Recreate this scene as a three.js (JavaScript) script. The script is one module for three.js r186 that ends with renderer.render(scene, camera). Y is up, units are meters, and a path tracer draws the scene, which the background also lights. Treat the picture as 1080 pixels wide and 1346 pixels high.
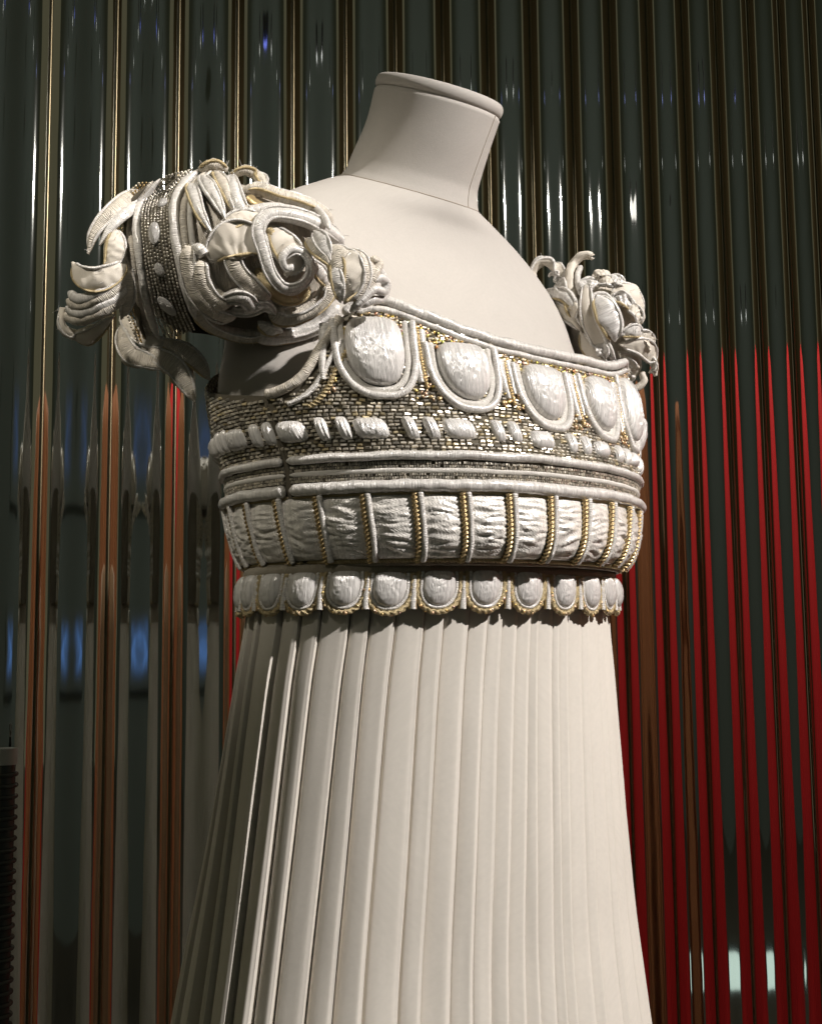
import * as THREE from 'three';
import { ImprovedNoise } from 'three/addons/math/ImprovedNoise.js';
import { mergeGeometries } from 'three/addons/utils/BufferGeometryUtils.js';
import { RectAreaLightUniformsLib } from 'three/addons/lights/RectAreaLightUniformsLib.js';
RectAreaLightUniformsLib.init();

// ---------------------------------------------------------------- camera, light, exposure
const EYE = 1.5;
const PITCH = Math.atan(155 / 1500), ROLL = 0.010, FOCAL = 1500, CX = 540, CY = 673;   // in pixels of the 1080 x 1346 photograph
const scene = new THREE.Scene();
scene.background = new THREE.Color().setRGB(0.128, 0.117, 0.073);                     // the dim general light of the gallery
const camera = new THREE.PerspectiveCamera(2 * Math.atan(673 / FOCAL) * 180 / Math.PI, 1080 / 1346, 0.05, 60);
camera.position.set(0, EYE, 0);
camera.rotation.order = 'YXZ';
camera.rotation.set(PITCH, 0, -ROLL);
scene.add(camera);
const renderer = new THREE.WebGLRenderer({ antialias: true });
renderer.toneMapping = THREE.LinearToneMapping;
renderer.toneMappingExposure = 1;
renderer.shadowMap.enabled = true;

const KEY_POS = [1.55, 2.92, 0.26], KEY_POWER = 27.5;
const FILL_POS = [-0.80, 3.1, 0.85], FILL_POWER = 10.5;
const X0 = 0.016, D0 = 0.82, YAW = 40 * Math.PI / 180;                                 // where the dress form stands and how it is turned
function spotLamp(name, label, pos, target, power, color, angle, pen, size) {
  const g = new THREE.Group(); g.name = name; g.position.set(...pos);
  g.userData = { label, category: 'spotlight' };
  const dir = new THREE.Vector3(...target).sub(new THREE.Vector3(...pos)).normalize();
  const q = new THREE.Quaternion().setFromUnitVectors(new THREE.Vector3(0, -1, 0), dir);
  const can = new THREE.Mesh(new THREE.LatheGeometry([[0.001, 0.16], [0.045, 0.16], [0.055, 0.15], [0.058, 0.0], [0.054, 0.0], [0.05, 0.02], [0.05, 0.05], [0.001, 0.06]].map(([a, b]) => new THREE.Vector2(a, b)), 32),
    new THREE.MeshStandardMaterial({ color: 0x151515, roughness: 0.6 }));
  can.name = 'lamp_housing'; can.quaternion.copy(q); g.add(can);
  const lens = new THREE.Mesh(new THREE.CircleGeometry(0.047, 32).rotateX(Math.PI / 2), new THREE.MeshStandardMaterial({ color: 0x222222, emissive: new THREE.Color(...color), emissiveIntensity: 2.5 }));
  lens.name = 'lamp_lens'; lens.quaternion.copy(q); lens.position.copy(dir).multiplyScalar(-0.012); g.add(lens);
  scene.add(g);
  const s = new THREE.SpotLight(new THREE.Color(...color), power, 0, angle, pen, 2);
  s.position.set(...pos).addScaledVector(dir, 0.02); s.target.position.set(...target);
  s.castShadow = true; s.shadow.radius = size; s.shadow.mapSize.set(2048, 2048);
  scene.add(s); scene.add(s.target);
}
spotLamp('gallery_spotlight', 'black can spotlight high in front aimed at the gown', KEY_POS, [X0 + 0.02, EYE + 0.05, -D0], KEY_POWER, [1, 0.945, 0.905], 0.42, 0.5, 2.0);
spotLamp('gallery_spotlight_001', 'weaker black can spotlight high on the left aimed at the sleeve', FILL_POS, [-0.17, EYE + 0.295, -0.70], FILL_POWER, [1, 0.92, 0.80], 0.105, 0.9, 2.5);

// ---------------------------------------------------------------- helpers
let seed = 12345;
const rnd = () => { seed = (seed * 1664525 + 1013904223) >>> 0; return seed / 4294967296; };
const rr = (a, b) => a + (b - a) * rnd();
const inz = new ImprovedNoise();
const nz = (x, y = 0, z = 0) => inz.noise(x + 37.3, y + 11.7, z + 5.1);
const fbm = (x, y, z, o = 3) => { let s = 0, a = 1, f = 1; for (let i = 0; i < o; i++) { s += a * nz(x * f, y * f, z * f); a *= 0.5; f *= 2.03; } return s; };
const V = (x, y, z) => new THREE.Vector3(x, y, z);
const clamp = (x, a, b) => Math.max(a, Math.min(b, x));
const sm = (a, b, x) => { const t = clamp((x - a) / (b - a), 0, 1); return t * t * (3 - 2 * t); };
const lerp = (a, b, t) => a + (b - a) * t;
const table = (T, x, c) => { if (x <= T[0][0]) return T[0][c]; for (let i = 1; i < T.length; i++) if (x <= T[i][0]) return lerp(T[i - 1][c], T[i][c], (x - T[i - 1][0]) / (T[i][0] - T[i - 1][0])); return T[T.length - 1][c]; };
// smooth table look-up (Catmull-Rom over uneven knots)
const stable = (T, x, c) => {
  const n = T.length; if (x <= T[0][0]) return T[0][c]; if (x >= T[n - 1][0]) return T[n - 1][c];
  let i = 1; while (x > T[i][0]) i++;
  const x0 = T[i - 1][0], x1 = T[i][0], y0 = T[i - 1][c], y1 = T[i][c], h = x1 - x0;
  const d = (j) => j <= 0 ? (T[1][c] - T[0][c]) / (T[1][0] - T[0][0]) : j >= n - 1 ? (T[n - 1][c] - T[n - 2][c]) / (T[n - 1][0] - T[n - 2][0]) : (T[j + 1][c] - T[j - 1][c]) / (T[j + 1][0] - T[j - 1][0]);
  const t = (x - x0) / h, t2 = t * t, t3 = t2 * t;
  return (2 * t3 - 3 * t2 + 1) * y0 + (t3 - 2 * t2 + t) * h * d(i - 1) + (-2 * t3 + 3 * t2) * y1 + (t3 - t2) * h * d(i);
};
// body axes: x to the wearer's left, y up (0 = floor), z to the front; origin on the form's axis at the floor
const cY = Math.cos(YAW), sY = Math.sin(YAW);
const toBody = (w) => { const dx = w.x - X0, dz = w.z + D0; return V(dx * cY - dz * sY, w.y, dx * sY + dz * cY); };
function sightline(px, py) {                                                             // direction of the line of sight through a pixel
  const a = px - CX, b = py - CY, cr = Math.cos(ROLL), sr = Math.sin(ROLL), x = (a * cr - b * sr) / FOCAL, y = -(a * sr + b * cr) / FOCAL, c = Math.cos(PITCH), s = Math.sin(PITCH);
  return V(x, y * c + s, y * s - c);
}
const at = (px, py, depth) => { const d = sightline(px, py); return d.multiplyScalar(depth / -d.z).add(V(0, EYE, 0)); };
const group = (name, label, category) => { const g = new THREE.Group(); g.name = name; g.position.set(X0, 0, -D0); g.rotation.y = YAW; g.userData = { label, category }; scene.add(g); return g; };
const taken = new Map();
function add(name, geo, mat, parent, label) {
  const m = new THREE.Mesh(geo, mat); const k = parent.uuid + name, n = taken.get(k) ?? 0; taken.set(k, n + 1);
  m.name = n ? name + '_' + String(n).padStart(3, '0') : name; m.castShadow = m.receiveShadow = true;
  if (label) m.userData.label = label; parent.add(m); return m;
}
function geom(pos, idx, uv) {
  const g = new THREE.BufferGeometry();
  g.setAttribute('position', new THREE.Float32BufferAttribute(pos, 3));
  if (uv) g.setAttribute('uv', new THREE.Float32BufferAttribute(uv, 2));
  g.setIndex(idx); g.computeVertexNormals(); return g;
}
function gridGeo(nu, nv, fn, closedU = false) {                                          // fn(i/nu, j/nv) -> [Vector3, u, v]
  const pos = [], uv = [], idx = [], W = nu + 1;
  for (let j = 0; j <= nv; j++) for (let i = 0; i <= nu; i++) { const [p, a, b] = fn(i / nu, j / nv); pos.push(p.x, p.y, p.z); uv.push(a, b); }
  for (let j = 0; j < nv; j++) for (let i = 0; i < nu; i++) { const a = j * W + i; idx.push(a, a + 1, a + W, a + 1, a + W + 1, a + W); }
  const g = geom(pos, idx, uv);
  if (closedU) { const n = g.attributes.normal; for (let j = 0; j <= nv; j++) { const a = j * W, b = a + nu, s = V(n.getX(a) + n.getX(b), n.getY(a) + n.getY(b), n.getZ(a) + n.getZ(b)).normalize(); n.setXYZ(a, s.x, s.y, s.z); n.setXYZ(b, s.x, s.y, s.z); } }
  return g;
}
// A cord, petal or roll swept along points. rad(t) -> [half width, half thickness]; normals lay the width along the surface.
function sweep(pts, rad, o = {}) {
  const { seg = 48, sides = 14, normals = null, lump = 0, groove = 0, grooveDepth = 0, cup = 0, twist = 0, twistDepth = 0, seedAt = rnd() * 50, closed = false, rumple = 0 } = o;
  const curve = new THREE.CatmullRomCurve3(pts, closed, 'centripetal'), L = curve.getLength();
  const ncurve = normals ? new THREE.CatmullRomCurve3(normals, closed, 'centripetal') : null;
  const pos = [], uv = [], idx = [], W = sides + 1; let prev = V(0, 1, 0.2);
  const lens = curve.getLengths(seg * 4);
  for (let j = 0; j <= seg; j++) {
    const t = j / seg, p = curve.getPointAt(t), T = curve.getTangentAt(t);
    let N = ncurve ? ncurve.getPoint(curve.getUtoTmapping(t)) : prev.clone();
    N.addScaledVector(T, -N.dot(T)).normalize(); prev = N.clone();
    const B = V().crossVectors(T, N), [w, h] = rad(t);
    for (let i = 0; i <= sides; i++) {
      const a = i / sides * Math.PI * 2, ca = Math.cos(a), sa = Math.sin(a);
      let k = 1 + lump * fbm(t * L * 120 + seedAt, ca * 1.3, sa * 1.3 + seedAt, 2);
      if (groove) k += grooveDepth * Math.cos(groove * a + 3 * nz(t * 3, seedAt));
      if (twist) k += twistDepth * Math.cos(2 * a + twist * t * L);
      const x = ca * w * k, y = sa * h * k + cup * (ca * ca - 0.4) * w + rumple * w * (ca * nz(t * 3.1 + seedAt, ca * 0.8, 1) + 0.5 * nz(t * 9, ca * 2, seedAt));
      const q = p.clone().addScaledVector(B, x).addScaledVector(N, y);
      pos.push(q.x, q.y, q.z); uv.push(t * L, i / sides * (w + h) * 3);
    }
  }
  for (let j = 0; j < seg; j++) for (let i = 0; i < sides; i++) { const a = j * W + i; idx.push(a, a + W, a + 1, a + 1, a + W, a + W + 1); }
  if (!closed) for (const [row, flip] of [[0, 0], [seg, 1]]) {
    const c = pos.length / 3, p = curve.getPointAt(row / seg); pos.push(p.x, p.y, p.z); uv.push(row / seg * L, 0);
    for (let i = 0; i < sides; i++) { const a = row * W + i; flip ? idx.push(c, a + 1, a) : idx.push(c, a, a + 1); }
  }
  const g = geom(pos, idx, uv), n = g.attributes.normal;
  for (let j = 0; j <= seg; j++) { const a = j * W, b = a + sides, s = V(n.getX(a) + n.getX(b), n.getY(a) + n.getY(b), n.getZ(a) + n.getZ(b)).normalize(); n.setXYZ(a, s.x, s.y, s.z); n.setXYZ(b, s.x, s.y, s.z); }
  return g;
}
const even = (r) => () => [r, r];
const taper = (r, k = 0.12, flat = 1) => (t) => { const e = Math.sqrt(clamp(Math.min(t, 1 - t) / k, 0.02, 1)); return [r * e, r * e * flat]; };
const leafy = (w, h) => (t) => { const e = Math.pow(Math.sin(Math.PI * clamp(t, 0.015, 0.985)), 0.7); return [w * e, h * (0.4 + 0.6 * e)]; };

// ---------------------------------------------------------------- textures: thread and cloth grain
function dataTex(n, fn, color = false) {
  const d = new Uint8Array(n * n * 4);
  for (let y = 0; y < n; y++) for (let x = 0; x < n; x++) { const v = fn(x / n, y / n), o = (y * n + x) * 4; for (let c = 0; c < 3; c++) d[o + c] = clamp(Math.round((v.length ? v[c] : v) * 255), 0, 255); d[o + 3] = 255; }
  const t = new THREE.DataTexture(d, n, n); t.wrapS = t.wrapT = THREE.RepeatWrapping; t.magFilter = THREE.LinearFilter; t.minFilter = THREE.LinearMipmapLinearFilter; t.generateMipmaps = true;
  if (color) t.colorSpace = THREE.SRGBColorSpace; t.needsUpdate = true; return t;
}
const per = (x, y, f, s, o = 3) => { let v = 0, a = 1, T = 0; for (let i = 0; i < o; i++) { const k = f * 2 ** i, X = x * 2 * Math.PI, Y = y * 2 * Math.PI; v += a * nz(Math.cos(X) * k / 6.28 + s, Math.sin(X) * k / 6.28 + Math.cos(Y) * k / 6.28, Math.sin(Y) * k / 6.28 - s); T += a; a *= 0.55; } return v / T; };
const threadRow = Array.from({ length: 256 }, () => rnd());
const threadTex = dataTex(256, (x, y) => { const w = x * 40 + 0.5 * Math.sin(y * 6.283 * 2) + 1.6 * per(x, y, 10, 3, 2), k = ((Math.floor(w) % 40) + 40) % 40, f = w - Math.floor(w); return (0.25 + 0.75 * Math.sin(Math.PI * f)) * (0.55 + 0.45 * threadRow[k]) + 0.22 * per(x, y, 24, 1, 2); });
const weaveTex = dataTex(256, (x, y) => 0.5 + 0.22 * Math.sin(x * 6.283 * 64) * Math.sign(Math.sin(y * 6.283 * 32)) * 0.6 + 0.22 * Math.sin(y * 6.283 * 64) * 0.6 + 0.3 * per(x, y, 60, 2, 3));
const crepeTex = dataTex(512, (x, y) => 0.5 + 0.5 * per(x, y, 120, 4, 3) + 0.25 * per(x, y, 22, 9, 2));
const clothTone = dataTex(256, (x, y) => { const v = 1 + 0.018 * per(x, y, 9, 2, 4) + 0.022 * per(x, y, 70, 5, 2); return [0.955 * v, 0.955 * v, 0.95 * v]; }, true);
const threadTone = dataTex(256, (x, y) => { const w = x * 40, k = ((Math.floor(w + 1.6 * per(x, y, 10, 3, 2)) % 40) + 40) % 40, v = 0.86 + 0.13 * threadRow[(k * 7) % 256] + 0.06 * per(x, y, 16, 8, 3); return [v, v * 0.995, v * 0.985]; }, true);
const scaled = (t, su, sv) => { const c = t.clone(); c.repeat.set(su, sv); c.needsUpdate = true; return c; };

const lin = (r, g, b) => new THREE.Color().setRGB(r, g, b);
const P = (o) => new THREE.MeshPhysicalMaterial({ side: THREE.DoubleSide, ...o });
const M = {
  form: P({ color: lin(0.485, 0.455, 0.42), roughness: 0.85, map: scaled(clothTone, 9, 9), bumpMap: scaled(weaveTex, 26, 26), bumpScale: 0.00025, sheen: 0.25, sheenRoughness: 0.6, sheenColor: lin(0.8, 0.75, 0.68) }),
  seam: P({ color: lin(0.36, 0.31, 0.25), roughness: 0.9 }),
  silk: P({ color: lin(0.70, 0.655, 0.59), roughness: 0.8, map: scaled(clothTone, 5, 5), bumpMap: scaled(weaveTex, 30, 30), bumpScale: 0.00006, sheen: 0.35, sheenRoughness: 0.45, sheenColor: lin(0.9, 0.85, 0.78) }),
  satin: P({ color: lin(0.87, 0.845, 0.81), roughness: 0.34, metalness: 0.06, clearcoat: 0.85, clearcoatRoughness: 0.24, map: scaled(threadTone, 60, 60), bumpMap: scaled(threadTex, 42, 14), bumpScale: 0.0005 }),
  pearl: P({ color: lin(0.88, 0.86, 0.84), roughness: 0.3, metalness: 0.08, clearcoat: 1.0, clearcoatRoughness: 0.2, map: scaled(threadTone, 70, 25), bumpMap: scaled(threadTex, 50, 9), bumpScale: 0.0004 }),
  quilt: P({ color: lin(0.86, 0.83, 0.785), roughness: 0.3, metalness: 0.06, clearcoat: 0.9, clearcoatRoughness: 0.2, map: scaled(threadTone, 30, 80), bumpMap: scaled(threadTex, 12, 50), bumpScale: 0.0003 }),
  padded: P({ color: lin(0.72, 0.665, 0.575), roughness: 0.5, metalness: 0.0, clearcoat: 0.25, clearcoatRoughness: 0.35, map: scaled(threadTone, 50, 30), bumpMap: scaled(threadTex, 28, 20), bumpScale: 0.0007 }),
  lobe: P({ color: lin(0.72, 0.66, 0.57), roughness: 0.45, map: scaled(clothTone, 30, 30), bumpMap: scaled(weaveTex, 60, 60), bumpScale: 0.0002, sheen: 0.3, sheenColor: lin(0.9, 0.85, 0.8) }),
  gold: P({ color: lin(0.60, 0.46, 0.25), roughness: 0.40, metalness: 0.75 }),
  goldThread: P({ color: lin(0.58, 0.47, 0.27), roughness: 0.46, metalness: 0.4, bumpMap: scaled(threadTex, 70, 40), bumpScale: 0.0005 }),
  silverBead: P({ color: lin(0.80, 0.765, 0.69), roughness: 0.28, metalness: 0.5 }),
  net: P({ color: lin(0.11, 0.095, 0.066), roughness: 0.85, bumpMap: scaled(weaveTex, 40, 40), bumpScale: 0.0004 }),
  braid: P({ color: lin(0.34, 0.30, 0.23), roughness: 0.5, metalness: 0.25, bumpMap: scaled(threadTex, 45, 10), bumpScale: 0.0008 }),
  ribbon: P({ color: lin(0.66, 0.63, 0.575), roughness: 0.4, metalness: 0.05, bumpMap: scaled(threadTex, 50, 20), bumpScale: 0.0004 }),
};

// ---------------------------------------------------------------- the dress form
{
  const form = group('dress_form', 'cream cloth covered dress form with a short capped neck and no head', 'dress form');
  //          h     a     bf    bb    c      n    tilt
  const F = [[-0.05, 0.12, 0.085, 0.08, 0.0, 2.2, 0], [0.06, 0.138, 0.09, 0.08, 0.0, 2.1, 0], [0.15, 0.168, 0.095, 0.085, -0.004, 2.0, 0], [0.19, 0.163, 0.073, 0.085, -0.008, 1.85, -0.06], [0.22, 0.157, 0.062, 0.085, -0.012, 1.95, -0.12], [0.25, 0.149, 0.052, 0.076, -0.016, 2.1, -0.2],
    [0.276, 0.132, 0.045, 0.065, -0.020, 2.1, -0.28], [0.298, 0.104, 0.044, 0.056, -0.022, 2.0, -0.36], [0.312, 0.073, 0.0465, 0.052, -0.0215, 2, -0.42], [0.3195, 0.0545, 0.0465, 0.0495, -0.021, 2, -0.45]];
  const G = [[0.3195, 0.0545, 0.0465, 0.0495, -0.021, 2, -0.45], [0.326, 0.0512, 0.0455, 0.048, -0.019, 2, -0.45], [0.336, 0.049, 0.045, 0.047, -0.016, 2, -0.45], [0.366, 0.0462, 0.0442, 0.0452, -0.001, 2, -0.45], [0.3935, 0.0468, 0.0455, 0.0455, 0.0105, 2, -0.45]];
  const ring = (T, h, u, grow = 0) => {
    const a = stable(T, h, 1) + grow, bf = stable(T, h, 2) + grow, bb = stable(T, h, 3) + grow, c = stable(T, h, 4), n = stable(T, h, 5), t = stable(T, h, 6), s = Math.sin(u), k = Math.cos(u);
    const l = a * Math.sign(s) * Math.abs(s) ** (2 / n), f = c + (k > 0 ? bf : bb) * Math.sign(k) * Math.abs(k) ** (2 / n);
    return V(l, EYE + h + t * f, f);
  };
  add('torso', gridGeo(160, 110, (i, j) => { const h = lerp(-0.05, 0.3195, j), u = (i - 0.5) * 2 * Math.PI; return [ring(F, h, u), u * 0.12, h]; }, true), M.form, form);
  const neck = add('neck', gridGeo(120, 40, (i, j) => { const h = lerp(0.3195, 0.3935, j), u = (i - 0.5) * 2 * Math.PI; return [ring(G, h, u, j > 0.985 ? -0.0012 : 0), u * 0.05, h]; }, true), M.form, form);
  // the cap: a padded disc with a rounded rim on top of the neck
  const Ctop = ring(G, 0.3935, 0).add(ring(G, 0.3935, Math.PI)).multiplyScalar(0.5), up = V(0, 0.912, 0.41);
  add('neck_cap', gridGeo(120, 26, (i, j) => {
    const u = (i - 0.5) * 2 * Math.PI, a = lerp(-1.25, Math.PI / 2, clamp(j / 0.7, 0, 1)), k = clamp((j - 0.7) / 0.3, 0, 1);
    const p = ring(G, 0.3935, u, -0.0024 + 0.0030 * Math.cos(a)).addScaledVector(up, 0.0046 + 0.0048 * Math.sin(a));
    return [p.lerp(Ctop.clone().addScaledVector(up, 0.0104), k), u * 0.05, j * 0.04];
  }, true), M.form, form);
  // seams
  const seamLine = (T, u0, u1, h0, h1) => Array.from({ length: 24 }, (_, k) => ring(T, lerp(h0, h1, k / 23), lerp(u0, u1, k / 23), 0.0001));
  add('seam', sweep(seamLine(G, 0.33, 0.42, 0.320, 0.393), even(0.0003), { seg: 40, sides: 6 }), M.seam, neck);
  add('seam', sweep(Array.from({ length: 60 }, (_, k) => ring(G, 0.3198, (k / 59 - 0.5) * 6.28, 0.0000)), even(0.00035), { seg: 90, sides: 6 }), M.seam, neck);
}

// ---------------------------------------------------------------- the gown
const gown = group('gown', 'cream empire gown with silver beaded bodice, scroll sleeves and pleated skirt on the dress form', 'gown');
//          h     a      bf     bb
const TB = [[0.036, 0.138, 0.119, 0.102], [0.041, 0.1405, 0.1225, 0.105], [0.047, 0.1445, 0.1295, 0.107], [0.056, 0.1485, 0.134, 0.109], [0.072, 0.153, 0.1355, 0.112], [0.09, 0.1565, 0.1355, 0.114], [0.103, 0.159, 0.136, 0.114], [0.13, 0.169, 0.126, 0.112], [0.16, 0.176, 0.117, 0.105], [0.205, 0.176, 0.107, 0.10]];
const TW = [[-0.02, 0.1495, 0.106, 0.098], [0.0, 0.1495, 0.1085, 0.096], [0.02, 0.1485, 0.110, 0.094], [0.034, 0.146, 0.110, 0.092], [0.05, 0.142, 0.107, 0.09]];
const on = (T) => {
  const f = (u, h, lift = 0) => {
    const a = stable(T, h, 1), b = Math.cos(u) > 0 ? stable(T, h, 2) : stable(T, h, 3), p = V(a * Math.sin(u), EYE + h, b * Math.cos(u));
    return lift ? p.addScaledVector(f.normal(u, h), lift) : p;
  };
  f.du = (u, h) => f(u + 0.004, h).sub(f(u - 0.004, h)).divideScalar(0.008);
  f.normal = (u, h) => V().crossVectors(f.du(u, h), f(u, h + 0.001).sub(f(u, h - 0.001))).normalize();
  return f;
};
const SB = on(TB), SW = on(TW);
const HT = [[-2.9, 0.205], [-2.6, 0.2], [-2.1, 0.172], [-1.85, 0.156], [-1.5, 0.147], [-1.24, 0.1425], [-1.1, 0.148], [-1.0, 0.160], [-0.93, 0.178], [-0.82, 0.198], [-0.7, 0.2015], [-0.55, 0.194], [-0.4, 0.1865], [-0.24, 0.1805], [0, 0.1785], [0.2, 0.1795], [0.45, 0.182], [0.62, 0.19], [0.8, 0.198], [0.93, 0.178], [1.1, 0.152], [1.3, 0.145], [1.9, 0.158], [2.6, 0.2], [2.9, 0.205]];
const htop = (u) => table(HT, u, 1) * 0.5 + 0.25 * (table(HT, u - 0.05, 1) + table(HT, u + 0.05, 1));

const bodice = add('bodice', gridGeo(260, 48, (i, j) => { const u = lerp(-Math.PI, Math.PI, i), h = lerp(0.041, htop(u), j); return [SB(u, h), u * 0.15, h]; }, true), M.net, gown);

// a raised patch on the bodice or belt: rim(angle) -> [x, y] in metres, lift(r, x, y) -> metres
function patch(S, uc, hc, rim, lift, rings = 14, around = 40) {
  const pos = [], uv = [], idx = [], W = around;
  const du = S.du(uc, hc).length();
  const put = (x, y, r) => { const q = S(uc + x / du, hc + y, lift(r, x, y)); pos.push(q.x, q.y, q.z); uv.push(x, y); };
  put(0, 0, 0);
  for (let k = 1; k <= rings; k++) { const r = Math.pow(k / rings, 0.8); for (let i = 0; i < around; i++) { const [x, y] = rim(i / around * 2 * Math.PI); put(x * r, y * r, r); } }
  for (let i = 0; i < around; i++) idx.push(0, 1 + i, 1 + (i + 1) % W);
  for (let k = 1; k < rings; k++) for (let i = 0; i < around; i++) { const a = 1 + (k - 1) * W + i, b = 1 + (k - 1) * W + (i + 1) % W; idx.push(a, a + W, b, b, a + W, b + W); }
  return geom(pos, idx, uv);
}
const lineOn = (S, pts, lift) => ({ pts: pts.map(([u, h]) => S(u, h, lift)), normals: pts.map(([u, h]) => S.normal(u, h)) });
function cordOn(name, S, pts, r, mat, parent, o = {}) {
  const { lift = r * 0.55, flat = 1, rad, label, ...rest } = o, l = lineOn(S, pts, lift);
  return add(name, sweep(l.pts, rad ?? ((t) => { const e = Math.sqrt(clamp(Math.min(t, 1 - t) / 0.01, 0.05, 1)); return [r * e, r * flat * e]; }), { normals: l.normals, ...rest }), mat, parent, label);
}
const range = (a, b, n) => Array.from({ length: n }, (_, k) => lerp(a, b, k / (n - 1)));
function instances(name, geo, mat, list, parent) {                                       // list of [Matrix4, Color?]
  const m = new THREE.InstancedMesh(geo, mat, list.length); m.name = name; m.userData.kind = 'stuff'; m.castShadow = m.receiveShadow = true;
  list.forEach(([x, c], k) => { m.setMatrixAt(k, x); if (c) m.setColorAt(k, c); });
  parent.add(m); return m;
}
const placeOn = (S, u, h, lift, turn = 0, jit = 0.08, sx = 1, sy = 1, sz = 1) => {
  const N = S.normal(u, h), U = S.du(u, h).normalize(), Y = V().crossVectors(N, U).normalize(), m = new THREE.Matrix4().makeBasis(U, Y, N);
  m.multiply(new THREE.Matrix4().makeRotationFromEuler(new THREE.Euler(rr(-jit, jit), rr(-jit, jit) * 1.5, turn + rr(-jit, jit) * 0.6))).scale(V(sx, sy, sz));
  return m.setPosition(S(u, h, lift));
};
const grey = (v, w = 0) => lin(v, v * (0.97 - w * 0.1), v * (0.93 - w * 0.35));
const SEAM_U = -1.285;
const US = -2.75, UE = 1.5;                                                              // the sweep of the bodice that gets embroidery

// bricks of bugle beads
{
  const brick = new THREE.BoxGeometry(1, 1, 1, 1, 1, 1), list = [], list2 = [];
  { const p = brick.attributes.position; for (let i = 0; i < p.count; i++) if (p.getZ(i) > 0) p.setXYZ(i, p.getX(i) * 0.8, p.getY(i) * 0.6, p.getZ(i)); brick.computeVertexNormals(); }
  let row = 0;
  for (let h = 0.1065; h < 0.2; h += 0.00225, row++) {
    let u = US + (row % 2) * 0.014;
    while (u < UE) {
      const du = SB.du(u, h).length(), len = rr(0.0030, 0.0046), step = (len + 0.0007) / du;
      if (h < htop(u) - 0.003 && Math.abs(u - SEAM_U) > 0.012 && rnd() > 0.045) list.push([placeOn(SB, u + step / 2, h + rr(-0.0002, 0.0002) + 0.0006 * nz(u * 5, h * 60), 0.0007, rr(-0.07, 0.07), 0.2, len * rr(0.85, 1), 0.0018 * rr(0.85, 1.1), 0.0014), grey(rr(0.35, 1.15), rnd() < 0.12 ? 0.9 : 0.1)]);
      u += step;
    }
  }
  instances('bead_mosaic', brick, M.silverBead, list, bodice);
  for (const h0 of [0.0905, 0.0925, 0.0972, 0.0993]) for (let u = US; u < UE;) { const du = SB.du(u, h0).length(); if (rnd() > 0.04 && Math.abs(u - SEAM_U) > 0.016) list2.push([placeOn(SB, u, h0 + rr(-0.0002, 0.0002), 0.0008, rr(-0.25, 0.25), 0.2, 0.00115, 0.0021, 0.0014), grey(rr(0.4, 1.0), 0.1)]); u += rr(0.0013, 0.0018) / du; }
  instances('upright_bead', brick, M.silverBead, list2, bodice);
}
// ropes: the seam at the wearer's side cuts them
for (const [a, b] of [[US, SEAM_U - 0.012], [SEAM_U + 0.012, UE]]) {
  const n = Math.max(12, Math.round((b - a) * 26)), w = (k) => 0.0008 * nz(k * 7, a);
  cordOn('cord', SB, range(a, b, n).map((u) => [u, 0.1035 + w(u)]), 0.0028, M.satin, bodice, { seg: n * 6, lump: 0.16, sides: 12 });
  cordOn('cord', SB, range(a, b, n).map((u) => [u, 0.0855 + w(u + 9)]), 0.0038, M.satin, bodice, { seg: n * 6, lump: 0.16, sides: 14, lift: 0.0032 });
  cordOn('ribbon', SB, range(a, b, n).map((u) => [u, 0.0948 + w(u) * 0.5]), 0.0016, M.ribbon, bodice, { seg: n * 5, lump: 0.2, sides: 10, flat: 0.7 });
  cordOn('gold_cord', SB, range(a, b, n).map((u) => [u, 0.0812 + w(u + 9)]), 0.0013, M.goldThread, bodice, { seg: n * 8, twist: 3200, twistDepth: 0.25, sides: 10 });
  cordOn('gold_cord', SB, range(a, b, n).map((u) => [u, 0.0425]), 0.0015, M.goldThread, bodice, { seg: n * 8, twist: 3200, twistDepth: 0.25, sides: 10 });
}
// neckline cord and the armhole cord
cordOn('neckline_cord', SB, range(-0.86, 0.8, 60).map((u) => [u, htop(u) + 0.0012 + 0.0006 * nz(u * 9)]), 0.0032, M.satin, bodice, { seg: 240, lump: 0.18, lift: 0.001 });
cordOn('neckline_cord', SB, range(-0.8, 0.75, 60).map((u) => [u, htop(u) - 0.0052 + 0.0005 * nz(u * 8, 3)]), 0.0019, M.satin, bodice, { seg: 200, lump: 0.2, lift: 0.0014 });
cordOn('armhole_cord', SB, range(-1.27, -0.87, 30).map((u) => [u, htop(u) + 0.001]), 0.0031, M.padded, bodice, { seg: 90, lump: 0.14, lift: 0.001 });
cordOn('armhole_cord', SB, range(-1.2, -0.9, 30).map((u) => [u + 0.03, htop(u) - 0.0075]), 0.0017, M.satin, bodice, { seg: 90, lump: 0.2, lift: 0.0016 });
cordOn('armhole_cord', SB, range(-1.13, -0.87, 30).map((u) => [u + 0.055, htop(u) - 0.013]), 0.0016, M.goldThread, bodice, { seg: 90, twist: 2600, twistDepth: 0.3, lift: 0.0014 });

// gold spangles under the neckline cord
{
  const disc = new THREE.SphereGeometry(1, 8, 5), list = [];
  for (let k = 0; k < 5; k++) for (let u = -0.9; u < 0.85;) { const h = htop(u) - 0.0078 - k * 0.0026; if (rnd() > 0.08) list.push([placeOn(SB, u + rr(-0.004, 0.004), h + rr(-0.0007, 0.0007), 0.0008, rr(0, 3), 0.5, 0.00135, 0.00115, 0.0007), lin(rr(0.7, 1), rr(0.62, 1), rr(0.35, 1.1))]); u += 0.0024 / SB.du(u, h).length(); }
  instances('gold_spangle', disc, M.gold, list, bodice);
}
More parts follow.
